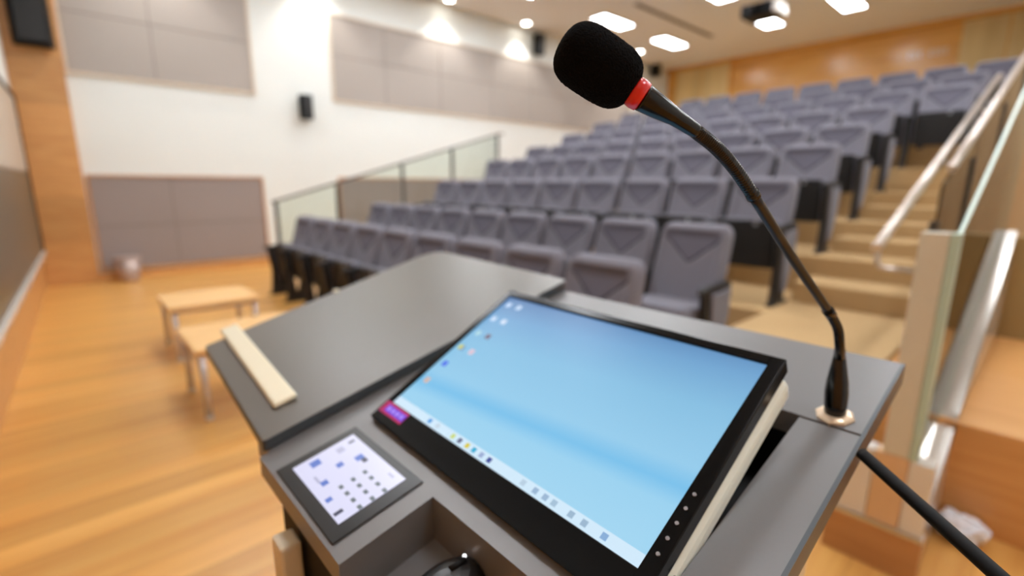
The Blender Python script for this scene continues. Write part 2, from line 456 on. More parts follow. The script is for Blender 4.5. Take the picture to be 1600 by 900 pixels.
ORD = ['first', 'second', 'third', 'fourth', 'fifth', 'sixth', 'seventh', 'eighth', 'ninth', 'tenth']
ROWN = ['front row of seats', 'second row of seats', 'third row of seats', 'fourth row of seats', 'fifth row of seats',
        'sixth row of seats', 'seventh row of seats', 'eighth row of seats', 'ninth and rearmost row of seats']
proto = make_seat(True); proto_used = [False]; END = []
def seat_name(i, n):
    if i == 0: return 'leftmost seat'
    if i == n-1: return 'rightmost seat'
    if i < (n+1)//2: return ORD[i]+' seat from the left end'
    return ORD[n-1-i]+' seat from the right end'
for r in range(9):
    if r == 8: x0, n = -5.80, 9
    elif r >= 6: x0, n = SX0, 10
    else: x0, n = SX0, 9
    for i in range(n):
        down = (r == 1 and i == 8)
        if down: s = make_seat(False)
        elif not proto_used[0]: s = proto; proto_used[0] = True
        else: s = dup(proto)
        s.location = (x0+PITCHX*(i+.5), ROW_Y[r], ROW_Z[r])
        state = 'with its cushion lowered' if down else 'with its cushion folded up'
        s['label'] = 'grey padded %s of the %s%s' % (seat_name(i, n), ROWN[r], ', cushion lowered' if down else '')
        s['category'] = 'seat'; s['group'] = 'grey folding auditorium seats'
    # end parts are added afterwards so that copies do not inherit them
    ends = [o for o in COL.objects if o.type == 'EMPTY' and o.name.startswith('auditorium_seat') and abs(o.location.y-ROW_Y[r]) < 1e-4]
    ends.sort(key=lambda o: o.location.x)
    END += [(ends[-1], 1), (ends[0], -1)]
for o, sx in END: end_parts(o, sx)

# ------------------------------------------------------------------ left wall: acoustic panels, speakers
def wall_panel(label, y0, y1, z0, z1, joints_y, joint_z, mkey, fw_=.03):
    t = thing('acoustic_panel', label, 'wall panel', (XL, (y0+y1)/2, z0))
    yc = (y0+y1)/2
    bm = MB()
    ys = [y0+fw_]+joints_y+[y1-fw_]
    zs = [z0+fw_]+joint_z+[z1-fw_]
    for a, b in zip(ys[:-1], ys[1:]):
        for c, d in zip(zs[:-1], zs[1:]):
            box(bm, 0, .022, a-yc+.006, b-yc-.006, c-z0+.006, d-z0-.006)
    obj('fabric_panel', bm, M[mkey], t, bevel=.004)
    bm = MB(); box(bm, 0, .012, y0-yc+fw_, y1-yc-fw_, fw_, z1-z0-fw_)
    obj('backing', bm, M['joint'], t)
    bm = MB()
    box(bm, 0, .04, y0-yc, y0-yc+fw_, 0, z1-z0); box(bm, 0, .04, y1-yc-fw_, y1-yc, 0, z1-z0)
    box(bm, 0, .04, y0-yc+fw_, y1-yc-fw_, 0, fw_); box(bm, 0, .04, y0-yc+fw_, y1-yc-fw_, z1-z0-fw_, z1-z0)
    obj('frame', bm, M['panel_trim_low' if mkey == 'panel_low' else 'panel_trim'], t, bevel=.004)
wall_panel('grey fabric wall panel low on the left wall beside the bin', .30, 2.60, .14, 1.51, [1.28], [.78], 'panel_low')
wall_panel('grey fabric wall panel high on the left wall beside the wood pilaster', .28, 2.62, 2.83, 5.0, [1.28], [3.62], 'panel')
wall_panel('long grey fabric wall panel high on the left wall under the downlights', 3.92, 13.2, 2.87, 4.36, [5.0, 6.28, 7.70, 8.95, 10.3, 11.7], [3.66], 'panel')
wall_panel('grey fabric wall panel low on the left wall behind the glass balustrade', 3.92, 7.5, .14, 1.52, [5.1, 6.3], [.78], 'panel_low')

def speaker(label, loc, w, d, h, rot):
    t = thing('wall_speaker', label, 'speaker', loc, rot)
    bm = MB(); prism(bm, [(-w/2, .06), (-w*.38, .06+d), (w*.38, .06+d), (w/2, .06)], 2, -h/2, h/2); obj('cabinet', bm, M['black'], t, bevel=.01)
    bm = MB(); box(bm, -w*.34, w*.34, .06+d, .07+d, -h*.46, h*.46); obj('grille', bm, M['black_soft'], t, bevel=.004)
    bm = MB(); box(bm, -.03, .03, 0, .065, -.06, .06); obj('bracket', bm, M['black'], t)
speaker('small black loudspeaker on the white left wall between the fabric panels', (XL, 3.39, 2.70), .22, .16, .40, -math.pi/2)
speaker('black loudspeaker on the left wall beside the middle downlight', (XL, 9.09, 4.72), .26, .18, .46, -math.pi/2)
speaker('black loudspeaker on the left wall nearest the back corner', (XL, 14.2, 4.95), .30, .22, .46, -math.pi/2)
speaker('large black loudspeaker high on the wood pilaster at the left', (-9.09, 0.02, 3.66), .40, .22, 1.18, -math.pi/2)

# glass board on the front wall; two tones paint the left wall's reflection
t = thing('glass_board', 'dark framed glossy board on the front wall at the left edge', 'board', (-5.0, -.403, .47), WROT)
bm = MB(); box(bm, -3.95, 3.5, 0, .03, .04, 1.05); obj('lower_reflection', bm, M['board_reflection_low'], t, label='dark olive lower part of the board, painted as the reflected wall panel')
bm = MB(); box(bm, -3.95, 3.5, 0, .03, 1.06, 1.95); obj('upper_reflection', bm, M['board_reflection_up'], t, label='pale upper part of the board, painted as the reflected white wall')
bm = MB()
box(bm, -4.0, -3.95, 0, .045, 0, 1.99); box(bm, 3.5, 3.55, 0, .045, 0, 1.99); box(bm, -3.95, 3.5, 0, .045, 1.95, 1.99)
obj('frame', bm, M['black'], t, bevel=.004)
bm = MB(); box(bm, -3.95, 3.5, 0, .06, 0, .04); obj('tray', bm, M['pale_metal'], t, bevel=.004, label='pale metal ledge below the board')

# bin
t = thing('waste_bin', 'small pale grey waste bin on the floor by the left wall', 'bin', (-8.94, .60, 0))
bm = MB(); lathe(bm, [(.11, 0), (.115, .01), (.155, .33), (.15, .33), (.105, .02)], 28); obj('bin_body', bm, M['bin'], t)
bm = MB()
lathe(bm, [(.15, .33), (.165, .325), (.168, .345), (.15, .35)], 28); obj('rim', bm, M['bin'], t)

# ------------------------------------------------------------------ ceiling lights
def ceiling_light(x, y, label):
    t = thing('ceiling_light', label, 'ceiling light', (x, y, ZC), 0, 'rectangular ceiling light panels')
    w, l = .20, .54
    bm = MB(); box(bm, -w, w, -l, l, -.018, -.006); obj('diffuser', bm, M['light' if y < 8 else 'light_rear'], t)
    bm = MB()
    for a in ((-w-.03, -w, -l-.03, l+.03), (w, w+.03, -l-.03, l+.03), (-w, w, -l-.03, -l), (-w, w, l, l+.03)): box(bm, *a, -.025, 0)
    obj('frame', bm, M['pale_metal'], t)
cols = [-7.47, -5.08, -3.5, -0.42, 1.6]  # fourth column added out of view for its reflections in the stringer
rows = [1.6, 4.7, 6.9, 9.86, 12.3]
place = {(0, 3): 'bright rectangular ceiling light just above the microphone head', (0, 4): 'bright rectangular ceiling light nearest the left back corner',
         (2, 4): 'bright rectangular ceiling light right of the projector', (1, 4): 'bright rectangular ceiling light just below the projector',
         (0, 2): 'bright rectangular ceiling light cut by the top edge left of the microphone', (1, 3): 'bright rectangular ceiling light cut by the top edge left of the projector'}
cn = ['leftmost', 'second', 'third', 'fourth', 'rightmost']
for i, x in enumerate(cols):
    for j, y in enumerate(rows):
        if i >= 3 and j == 4: continue
        ceiling_light(x, y, place.get((i, j), 'rectangular ceiling light in the %s column, %s from the front wall' % (cn[i], ORD[j])))
spots = [(-8.9, 1.35), (-8.9, 3.7), (-8.9, 6.35), (-8.9, 8.5), (-8.5, 12.5)]
for i, (x, y) in enumerate(spots):
    nm = ['round downlight over the front left fabric panel', 'round downlight over the white wall strip above the small loudspeaker', 'round glowing downlight above the long wall panel, nearest the front',
          'round glowing downlight beside the far left wall loudspeaker', 'round glowing downlight nearest the back left corner'][i]
    t = thing('downlight', nm, 'downlight', (x, y, ZC), 0, 'round downlights along the left wall')
    bm = MB(); lathe(bm, [(.085, -.012), (.085, -.006)], 24); obj('lens', bm, M['bulb'], t)
    bm = MB(); lathe(bm, [(.09, 0), (.115, 0), (.115, -.02), (.09, -.02), (.09, 0)], 24); obj('rim', bm, M['pale_metal'], t)
    ld = bpy.data.lights.new('downlight_lamp', 'SPOT'); ld.energy = SPOT_POWER; ld.color = (1, .96, .90); ld.spot_size = math.radians(100); ld.spot_blend = .55; ld.shadow_soft_size = .07
    lo = bpy.data.objects.new('downlight_lamp', ld); COL.objects.link(lo); lo.parent = t; lo.location = (0, 0, -.04)
    lo.rotation_euler = (0, math.radians(-4), 0)
# air slots
for i, (x, y0, y1, lb) in enumerate(((-6.47, 9.3, 12.6, 'long dark air slot in the ceiling above the microphone neck'), (-6.5, 6.2, 8.6, 'dark air slot in the ceiling nearer the front'))):
    t = thing('air_slot', lb, 'air vent', (x, (y0+y1)/2, ZC))
    h = (y1-y0)/2
    bm = MB(); box(bm, -.07, .07, -h, h, -.008, 0); obj('slot', bm, M['dark_gap'], t)
    bm = MB(); box(bm, -.095, -.07, -h, h, -.014, 0); box(bm, .07, .095, -h, h, -.014, 0); obj('frame', bm, M['ceiling'], t)
# projector
t = thing('projector', 'dark ceiling projector hanging near the top of the picture', 'projector', (-4.25, 10.25, 4.60), math.radians(0))
bm = MB(); box(bm, -.36, .20, -.26, .26, -.11, .11); obj('housing', bm, M['black'], t, bevel=.03, seg=3)
bm = MB(); box(bm, .20, .30, -.24, .24, -.10, .10); obj('side_cover', bm, M['pale_metal'], t, bevel=.02, label='pale side cover')
bm = MB(); lathe(bm, [(.07, 0), (.075, .05), (.06, .06)], 20, Matrix.Translation((-.08, -.26, 0)) @ Matrix.Rotation(math.pi/2, 4, 'X')); obj('lens', bm, M['black_gloss'], t)
bm = MB(); tube(bm, [(0, 0, .10), (0, 0, ZC-4.60-.01)], .025, 12); obj('mount_pole', bm, M['pale_metal'], t)
bm = MB(); lathe(bm, [(.09, ZC-4.60-.02), (.09, ZC-4.60)], 20); obj('ceiling_plate', bm, M['pale_metal'], t)
# small pale lettering on the back wall
t = thing('wall_lettering', 'row of small pale letters on the wooden back wall at the right', 'sign', (-2.55, YB, 4.40))
for i, (dx, w) in enumerate(((-.33, .07), (-.23, .07), (-.13, .06), (.06, .07), (.15, .05), (.23, .07), (.32, .06))):
    bm = MB(); box(bm, dx-w/2, dx-w/2+.018, -.012, 0, -.06, .06); box(bm, dx-w/2+.018, dx+w/2, -.012, 0, .042, .06); box(bm, dx-w/2+.018, dx+w/2, -.012, 0, -.06, -.042)
    obj('letter', bm, M['pale_metal'], t)

# ------------------------------------------------------------------ left glass balustrade
t = thing('glass_balustrade', 'sloping glass balustrade with dark posts at the left end of the seat rows', 'balustrade', (-6.95, 2.1, 0))
def zrail(y): return 1.17 + .288*(y-2.1)
py = [2.1, 2.95, 4.0, 4.95, 5.95]
for a, b in zip(py[:-1], py[1:]):
    bm = MB(); prism(bm, [(a+.03-2.1, max(0, zrail(a)-1.1)), (b-.03-2.1, zrail(b)-1.1), (b-.03-2.1, zrail(b)-.02), (a+.03-2.1, zrail(a)-.02)], 0, -.006, .006); obj('glass_pane', bm, M['glass'], t)
for y in py:
    bm = MB(); box(bm, -.025, .025, y-2.1-.02, y-2.1+.02, 0, zrail(y)-.02); obj('post', bm, M['steel_dark'], t, bevel=.004)
bm = MB(); tube(bm, [(0, -.05, zrail(2.05)), (0, 3.9, zrail(6.0)), (0, 4.0, zrail(6.0))], .016, 12); obj('handrail', bm, M['steel_dark'], t)

# ------------------------------------------------------------------ right side: handrail, glass, pier
t = thing('stair_handrail', 'pale metal handrail sloping up along the right side of the stairs', 'handrail', (-.62, 3.2, 0))
def hz(y): return 1.075+.345*(y-3.2)
bm = MB(); tube(bm, [(0, 0, hz(3.2)), (0, 4.25, hz(7.45))], .026, 14); obj('rail', bm, M['rail'], t)
bm = MB(); tube(bm, [(0, .06, hz(3.26)), (0, .06, hz(3.26)-.10), (.02, .06, hz(3.26)-.125), (.05, .06, hz(3.26)-.13), (.16, .06, hz(3.26)-.13)], .012, 10); obj('bracket', bm, M['rail'], t)
for y in (4.9, 6.4):
    bm = MB(); tube(bm, [(0, y-3.2, hz(y)), (0, y-3.2, hz(y)-.08), (.03, y-3.2, hz(y)-.10), (.16, y-3.2, hz(y)-.10)], .012, 10); obj('bracket', bm, M['rail'], t)

t = thing('stair_glass_balustrade', 'glass balustrade with dark posts right of the aisle stairs', 'balustrade', (-.45, 3.2, 0))
for a, b in ((3.65, 4.7), (4.75, 6.2), (6.25, 7.7)):
    bm = MB(); prism(bm, [(a-3.2, hz(a)-.75), (b-3.2, hz(b)-.75), (b-3.2, hz(b)+.18), (a-3.2, hz(a)+.18)], 0, -.006, .006); obj('glass_pane', bm, M['glass'], t)
for y in (3.6, 4.72, 6.22, 7.7):
    bm = MB(); box(bm, -.02, .02, y-3.2-.02, y-3.2+.02, .45, hz(y)); obj('post', bm, M['steel_dark'], t, bevel=.003)
bm = MB(); tube(bm, [(0.0, .66, hz(3.86)+.20), (0.0, 4.55, hz(7.75)+.20)], .022, 12); obj('top_rail', bm, M['rail'], t)

# pier at the foot of the balustrade
t = thing('newel_pier', 'beige metal post on a wooden plinth beside the lectern at the right', 'post', (-.28, 2.1, 0))
bm = MB(); box(bm, -.15, .145, -.03, .05, 0, .17); obj('plinth', bm, M['pier_wood'], t, bevel=.004)
bm = MB(); box(bm, -.15, .145, -.032, .02, .171, .185); obj('base_channel', bm, M['steel'], t)
bm = MB(); box(bm, -.15, -.03, -.02, .05, .186, .46); obj('white_panel', bm, M['pale_metal'], t, bevel=.003)
bm = MB(); box(bm, -.028, .07, -.02, .05, .186, .46); obj('wood_panel', bm, M['tan_panel'], t, bevel=.003)
bm = MB(); box(bm, .072, .14, -.02, .05, .186, .46); obj('metal_panel', bm, M['pale_metal'], t, bevel=.003)
bm = MB(); box(bm, -.01, .065, -.02, .05, .461, 1.255); obj('post_body', bm, M['post'], t, bevel=.004)
bm = MB(); box(bm, .066, .09, -.02, .05, .461, 1.255); obj('glass_edge', bm, M['glass_edge'], t, bevel=.002, label='pale green glass edge')
# raking stringer of polished metal with a glass pane standing on it
t = thing('raking_glass_screen', 'raking glass screen on a polished metal stringer at the right edge of the picture', 'glass screen', (-.2, 2.16, 0))
def gz(y): return .235+.41*y
bm = MB(); prism(bm, [(0, .0), (0, gz(0)), (2.2, gz(2.2)), (2.2, .5), (.48, .455), (.48, 0)], 0, -.06, .058); obj('stringer', bm, M['polished'], t, bevel=.003)
bm = MB(); prism(bm, [(0, .475), (.57, gz(.57)+.003), (2.2, gz(2.2)+.003), (2.2, gz(2.2)+1.05), (0, 1.255)], 0, -.006, .006, 0, 1); obj('glass_pane', bm, [M['glass'], M['glass_edge']], t)
# crumpled paper on the floor
bm = MB(); bmesh.ops.create_icosphere(bm, subdivisions=3, radius=.07)
for v in bm.verts:
    k = .72+.5*random.random(); v.co = Vector((v.co.x*k*1.15, v.co.y*k, v.co.z*k*.8))
zmin = min(v.co.z for v in bm.verts)
for v in bm.verts: v.co.z -= zmin
tag(obj('crumpled_paper', bm, M['paper'], loc=(-.062, 2.51, 0)), 'crumpled white paper on the floor in front of the orange wooden step', 'paper')

# ------------------------------------------------------------------ low tables
def low_table(loc, w, l, h, label):
    t = thing('low_table', label, 'table', loc, 0, 'low wooden tables')
    bm = MB(); box(bm, 0, w, 0, l, h-.03, h); obj('table_top', bm, M['table'], t, bevel=.005)
    bm = MB()
    for a in ((.03, w-.03, .03, .05), (.03, w-.03, l-.05, l-.03), (.03, .05, .05, l-.05), (w-.05, w-.03, .05, l-.05)): box(bm, *a, h-.06, h-.031)
    obj('apron', bm, M['chrome'], t)
    for x in (.04, w-.04):
        for y in (.04, l-.04):
            bm = MB(); tube(bm, [(x, y, .012), (x, y, h-.03)], .02, 14); lg = obj('leg', bm, M['chrome'], t)
            bm = MB(); lathe(bm, [(.024, 0), (.024, .02), (.02, .025)], 14, Matrix.Translation((x, y, 0))); obj('foot_cap', bm, M['pale_metal'], lg)
low_table((-3.83, .45, 0), .62, .70, .45, 'low wooden table with metal legs nearest the lectern')
low_table((-5.13, .50, 0), .64, .66, .45, 'low wooden table with metal legs farther from the lectern, behind the nearer table')

# ------------------------------------------------------------------ lectern
S, D0 = .22, .39                      # slope of the top, drop below the eye at y = 0
def zd(y, off=0.0): return CAM_H - D0 + S*y + off
LX0, LX1, LY0, LY1 = -.662, -.103, .150, .768
lect = thing('lectern', 'large graphite topped lectern with sloping top in the foreground', 'lectern', (-.4, .45, 0))
LO = Vector((-.4, .45, 0))
def lobj(name, bm, m, parent=None, **k):
    for v in bm.verts: v.co = v.co - LO
    return obj(name, bm, m, parent or lect, **k)
def sbox(bm, x0, x1, y0, y1, o0, o1, mi=0, zf=None):
    """box lying on the sloping top: o0/o1 are heights above the deck"""
    f = zf or zd
    vs = [bm.verts.new(p) for p in ((x0,y0,f(y0)+o0),(x1,y0,f(y0)+o0),(x1,y1,f(y1)+o0),(x0,y1,f(y1)+o0),(x0,y0,f(y0)+o1),(x1,y0,f(y0)+o1),(x1,y1,f(y1)+o1),(x0,y1,f(y1)+o1))]
    for q in ((0,3,2,1),(4,5,6,7),(0,1,5,4),(1,2,6,5),(2,3,7,6),(3,0,4,7)): bm.faces.new([vs[i] for i in q]).material_index = mi
TH = .026
# holes: monitor well and tray
WX0, WX1, WY0, WY1 = -.625, -.1625, .335, .598
TX0, TX1, TY0, TY1 = -.409, -.167, .10, .257
bm = MB()
sbox(bm, LX0, LX1, WY1, LY1, -TH, 0)                 # back strip
sbox(bm, LX0, WX0, WY0, WY1, -TH, 0)                 # left of the well
sbox(bm, WX1, LX1, LY0, WY1-.0015, -TH, -.0015)      # right panel
sbox(bm, LX0, WX1, TY1, WY0, -TH, 0)                 # strip between tray and monitor
sbox(bm, LX0, TX0, LY0, TY1, -TH, 0)                 # touch panel field
sbox(bm, -.715, LX0, .162, LY1, -TH, 0)              # strip under the cover
lobj('deck', bm, M['deck'])
bm = MB()
sbox(bm, WX0, WX1, WY0, WY1, -.10, -.09)
sbox(bm, WX0-.008, WX0, WY0, WY1, -.10, -TH); sbox(bm, WX1, WX1+.008, WY0, WY1, -.10, -TH); sbox(bm, WX0, WX1, WY1, WY1+.008, -.10, -TH)
lobj('monitor_well', bm, M['black'])
bm = MB()
sbox(bm, TX0, TX1, LY0, TY1, -.062, -.052)
sbox(bm, TX0-.008, TX0, LY0, TY1, -.062, -TH); sbox(bm, TX1, TX1+.008, LY0, TY1, -.062, -TH); sbox(bm, TX0, TX1, TY1, TY1+.008, -.062, -TH)
lobj('tray', bm, M['deck'])
bm = MB(); sbox(bm, -.300, -.285, .205, .25, -.0515, -.03); lobj('tray_latch', bm, M['brass'])
# body of the lectern
bm = MB(); prism(bm, [(.20, .02), (.20, zd(.20)-.12), (.74, zd(.74)-.12), (.74, .02)], 0, -.63, -.19); lobj('cabinet', bm, M['cream_body'], bevel=.004)
bm = MB(); prism(bm, [(.17, .02), (.17, zd(.17)-.112), (.745, zd(.745)-.112), (.745, .02)], 0, -.185, -.168); lobj('side_panel', bm, M['cream_body'], bevel=.003)
bm = MB(); prism(bm, [(.19, .02), (.19, zd(.19)-.03), (.745, zd(.745)-.03), (.745, .02)], 0, -.655, -.635); lobj('side_panel', bm, M['black'], bevel=.003)
bm = MB(); box(bm, -.66, -.165, .16, .77, 0, .02); lobj('plinth', bm, M['black'])
bm = MB(); prism(bm, [(.155, .05), (.155, zd(.155)-.03), (.168, zd(.168)-.03), (.168, .05)], 0, -.60, -.19); lobj('front_panel', bm, M['black'], bevel=.003)
bm = MB(); prism(bm, [(.128, .62), (.128, 1.0), (.152, 1.0), (.152, .62)], 0, -.555, -.522); lobj('door_edge', bm, M['cream_body'], bevel=.004)
# right edge band
bm = MB(); sbox(bm, LX1, LX1+.004, LY0, LY1, -TH, 0); lobj('edge_band', bm, M['slab_edge'])
# sliding cover on the left, lying a little steeper
S2 = .225
def zs2(y): return CAM_H - .3735 + S2*y
bm = MB()
quad = [Vector((-1.150, .182)), Vector((-.666, .1565)), Vector((-.681, .779)), Vector((-1.234, .810))]
def rounded(q, rs, n=7):
    out = []
    for i, p in enumerate(q):
        a = (q[i-1]-p).normalized(); b_ = (q[(i+1) % len(q)]-p).normalized(); r = rs[i]
        A, B = p+a*r, p+b_*r
        for k in range(n+1):
            t_ = k/n; out.append(A*(1-t_)**2 + p*2*t_*(1-t_) + B*t_**2)
    return out
poly = rounded(quad, [.006, .006, .014, .075])
T_ = [bm.verts.new((p.x, p.y, zs2(p.y))) for p in poly]; B_ = [bm.verts.new((p.x, p.y, zs2(p.y)-.0158)) for p in poly]
bm.faces.new(T_); bm.faces.new(B_[::-1]).material_index = 1
for i in range(len(poly)):
    j = (i+1) % len(poly); bm.faces.new((T_[j], T_[i], B_[i], B_[j])).material_index = 1
cover = lobj('sliding_cover', bm, [M['slab'], M['slab_edge']], bevel=.0012)
bm = MB(); sbox(bm, -1.198, -.737, .193, .228, .0002, .009, zf=zs2)
for v in bm.verts:
    v.co.x += 0; v.co.y += .030*max(0, (-.737-v.co.x))/.461*0 + (.028*(-.737-v.co.x)/.461)
    v.co.z += .225*(.028*(-.737-v.co.x)/.461)
lobj('paper_stop', bm, M['cream'], cover, bevel=.004, label='cream ledge bar')
bm = MB(); lathe(bm, [(.008, 0), (.008, .003), (.004, .005)], 14, Matrix.Translation((-1.188, .482, zs2(.482)))); lobj('cap', bm, M['cream'], cover)
bm = MB(); lathe(bm, [(.005, 0), (.005, .006), (.003, .008)], 12, Matrix.Translation((-.612, .312, zd(.312)))); lobj('pin', bm, M['brass'])
# touch panel
bm = MB(); sbox(bm, -.610, -.436, .155, .262, .0002, .0022); tp = lobj('touch_panel', bm, M['black_soft'], bevel=.002)
bm = MB(); sbox(bm, -.594, -.456, .170, .251, .0023, .0026); lobj('touch_screen', bm, emit('touch_screen_white', (222, 222, 250), .88), tp, label='lit white touch screen')
ic_b = emit('icon_blue', (96, 128, 214), .8); ic_d = emit('icon_dark', (70, 74, 104), .6); ic_k = emit('icon_key', (104, 116, 122), .8); ic_g = emit('icon_grey', (190, 190, 222), .8)
def icon(x, y, w, h, m, name='key_icon', par=None, off=.0027):
    bm = MB(); sbox(bm, x-w/2, x+w/2, y-h/2, y+h/2, off, off+.0002); lobj(name, bm, m, par or tp)
for r in range(4):
    for c in range(3): icon(-.508+.016*r, .196+.015*c, .0075, .0045, ic_k, 'key_icon')
icon(-.578, .193, .014, .012, ic_b, 'menu_icon'); icon(-.576, .225, .012, .009, ic_g, 'menu_icon'); icon(-.548, .212, .010, .008, ic_b, 'menu_icon')
icon(-.540, .234, .011, .010, ic_b, 'menu_icon'); icon(-.530, .236, .010, .006, ic_d, 'menu_icon'); icon(-.545, .182, .016, .003, ic_g, 'menu_icon')
icon(-.532, .186, .010, .008, ic_b, 'menu_icon'); icon(-.500, .178, .008, .007, ic_b, 'menu_icon'); icon(-.472, .177, .006, .010, ic_d, 'menu_icon'); icon(-.58, .242, .005, .008, ic_d, 'menu_icon'); icon(-.476, .243, .012, .003, ic_g, 'menu_icon')
# mouse lying in the tray
t = thing('computer_mouse', 'black computer mouse lying in the recessed tray of the lectern', 'mouse', (-.335, .215, zd(.215)-.0515))
bm = MB(); bmesh.ops.create_uvsphere(bm, u_segments=24, v_segments=14, radius=1)
for v in bm.verts: v.co = Vector((v.co.x*.034, v.co.y*.052, max(0, v.co.z)*.034 + S*v.co.y*.052))
obj('mouse_body', bm, M['black_soft'], t)
bm = MB(); lathe(bm, [(.002, 0), (.002, .002)], 10, Matrix.Translation((-.008, .035, .031))); obj('status_light', bm, M['led'], t)
bm = MB(); tube(bm, [(0, .012, .036), (0, .03, .036)], .003, 10); obj('scroll_wheel', bm, M['black'], t)

# ------------------------------------------------------------------ monitor
th = math.atan(.55)
MX, MY, MN = Vector((1, 0, 0)), Vector((0, math.cos(th), math.sin(th))), Vector((0, -math.sin(th), math.cos(th)))
W, H = .413, .252
rz = math.radians(-.6); MX, MY = MX*math.cos(rz)+MY*math.sin(rz), MY*math.cos(rz)-MX*math.sin(rz)
org = Vector((-.3885, .311, CAM_H-.306))      # middle of the lower edge of the lit area
mon = thing('monitor', 'tilted black framed monitor with blue desktop set into the lectern top', 'monitor', org)
mon.matrix_world = Matrix(((MX.x, MY.x, MN.x, org.x), (MX.y, MY.y, MN.y, org.y), (MX.z, MY.z, MN.z, org.z), (0, 0, 0, 1)))
def frame_bm(x0, x1, y0, y1, z0, z1, ix0, ix1, iy0, iy1):
    bm = MB()
    box(bm, x0, ix0, y0, y1, z0, z1); box(bm, ix1, x1, y0, y1, z0, z1); box(bm, ix0, ix1, y0, iy0, z0, z1); box(bm, ix0, ix1, iy1, y1, z0, z1)
    bmesh.ops.remove_doubles(bm, verts=bm.verts[:], dist=1e-6); return bm
bx0, bx1, by0, by1 = -W/2-.011, W/2+.014, -.034, H+.013
obj('bezel', frame_bm(bx0, bx1, by0, by1, -.016, .003, -W/2, W/2, 0, H), M['black_gloss'], mon, bevel=.002)
bm = MB(); box(bm, bx0-.014, bx1+.004, by0+.016, by1-.006, -.046, -.0165); obj('back_shell', bm, M['white_shell'], mon, bevel=.01, seg=3, label='white plastic back shell')
bm = MB(); box(bm, -.12, .12, .06, .19, -.10, -.0465); obj('rear_mount', bm, M['black'], mon, bevel=.004)
sm = bpy.data.materials.new('desktop_wallpaper'); sm.use_nodes = True
nt = sm.node_tree; b = nt.nodes['Principled BSDF']; L = nt.links
b.inputs['Base Color'].default_value = (.02, .02, .025, 1); b.inputs['Roughness'].default_value = .3; b.inputs['Specular IOR Level'].default_value = .12
tc = nt.nodes.new('ShaderNodeTexCoord'); sp = nt.nodes.new('ShaderNodeSeparateXYZ'); L.new(tc.outputs['Generated'], sp.inputs[0])
def mth(op, a, bb=None):
    n = nt.nodes.new('ShaderNodeMath'); n.operation = op
    for i, q in enumerate((a, bb)):
        if q is None: continue
        if isinstance(q, (int, float)): n.inputs[i].default_value = q
        else: L.new(q, n.inputs[i])
    return n.outputs[0]
gx, gy = sp.outputs[0], sp.outputs[1]
tt = mth('ADD', mth('MULTIPLY', gy, .88), mth('MULTIPLY', mth('SUBTRACT', 1.0, gx), .12))
ramp = nt.nodes.new('ShaderNodeValToRGB')
els = ramp.color_ramp.elements
els[0].position = 0.0; els[0].color = (*lin((168, 222, 250)), 1)
els[1].position = 1.0; els[1].color = (*lin((78, 122, 176)), 1)
for p, c in ((.22, (158, 216, 247)), (.29, (122, 198, 242)), (.37, (152, 210, 243)), (.62, (136, 196, 232)), (.82, (112, 168, 214))):
    e = els.new(p); e.color = (*lin(c), 1)
L.new(tt, ramp.inputs['Fac']); L.new(ramp.outputs['Color'], b.inputs['Emission Color']); b.inputs['Emission Strength'].default_value = .84
bm = MB(); box(bm, -W/2, W/2, 0, H, -.004, 0); scr = obj('screen', bm, sm, mon, label='lit blue desktop screen')
def dic(name, x, y, w, h, rgb, st=.9, off=.0004):
    key = 'screen_%s' % '_'.join(map(str, rgb)); m = bpy.data.materials.get(key) or emit(key, rgb, st)
    bm = MB(); box(bm, x-w/2, x+w/2, y-h/2, y+h/2, off-.0003, off); return obj(name, bm, m, scr)
dic('taskbar', 0, .0065, W-.001, .0125, (206, 232, 250))
for x, rgb in ((-.118, (60, 150, 220)), (-.10, (190, 210, 226)), (-.066, (200, 214, 120)), (-.052, (90, 96, 130)), (-.037, (214, 200, 70)), (-.024, (40, 170, 210)), (-.010, (150, 170, 210)), (.004, (50, 70, 150)),
               (.06, (180, 206, 226)), (.078, (150, 180, 210)), (.092, (150, 180, 210)), (.104, (160, 190, 214)), (.126, (150, 180, 206)), (.142, (150, 180, 206)), (.165, (130, 170, 214))):
    dic('taskbar_icon', x, .0065, .0065, .0065, rgb, off=.0008)
ic = [(0, 0, (130, 165, 205)), (0, 1, (150, 178, 210)), (0, 2, (140, 190, 206)), (0, 3, (96, 140, 190)), (0, 4, (50, 100, 230)), (0, 5, (206, 180, 170)), (1, 0, (150, 180, 212)), (1, 1, (176, 194, 218)), (1, 2, (70, 50, 90)), (1, 3, (216, 190, 206))]
for c, r, rgb in ic: dic('desktop_icon', -W/2+.016+c*.024, H-.018-r*.036, .010, .010, rgb)
dic('desktop_icon', -W/2+.012, H-.125, .009, .009, (206, 206, 70))
for i in range(5):
    bm = MB(); lathe(bm, [(.0018, .003), (.0018, .0040)], 12, Matrix.Translation((W/2+.006, .018+i*.0155, 0))); obj('button', bm, M['disc'], mon)
bm = MB(); box(bm, -W/2-.006, -W/2+.053, -.021, -.002, .0031, .0035); lb = obj('sticker', bm, mat('magenta_sticker', (190, 24, 110), .35), mon, label='magenta and violet sticker with painted glow on the bezel corner')
bm = MB(); box(bm, -W/2+.004, -W/2+.052, -.017, -.006, .0036, .0038); obj('sticker_glow_face', bm, emit('violet_sticker_glow', (120, 60, 230), .8), lb)  # sticker face and marks emit, standing for a reflected LED sign
for i in range(4):
    bm = MB(); box(bm, -W/2+.008+i*.011, -W/2+.015+i*.011, -.0145, -.0085, .0039, .004); obj('sticker_glow_mark', bm, emit('violet_glow_mark_%d' % i, (176, 140, 255), .8), lb)

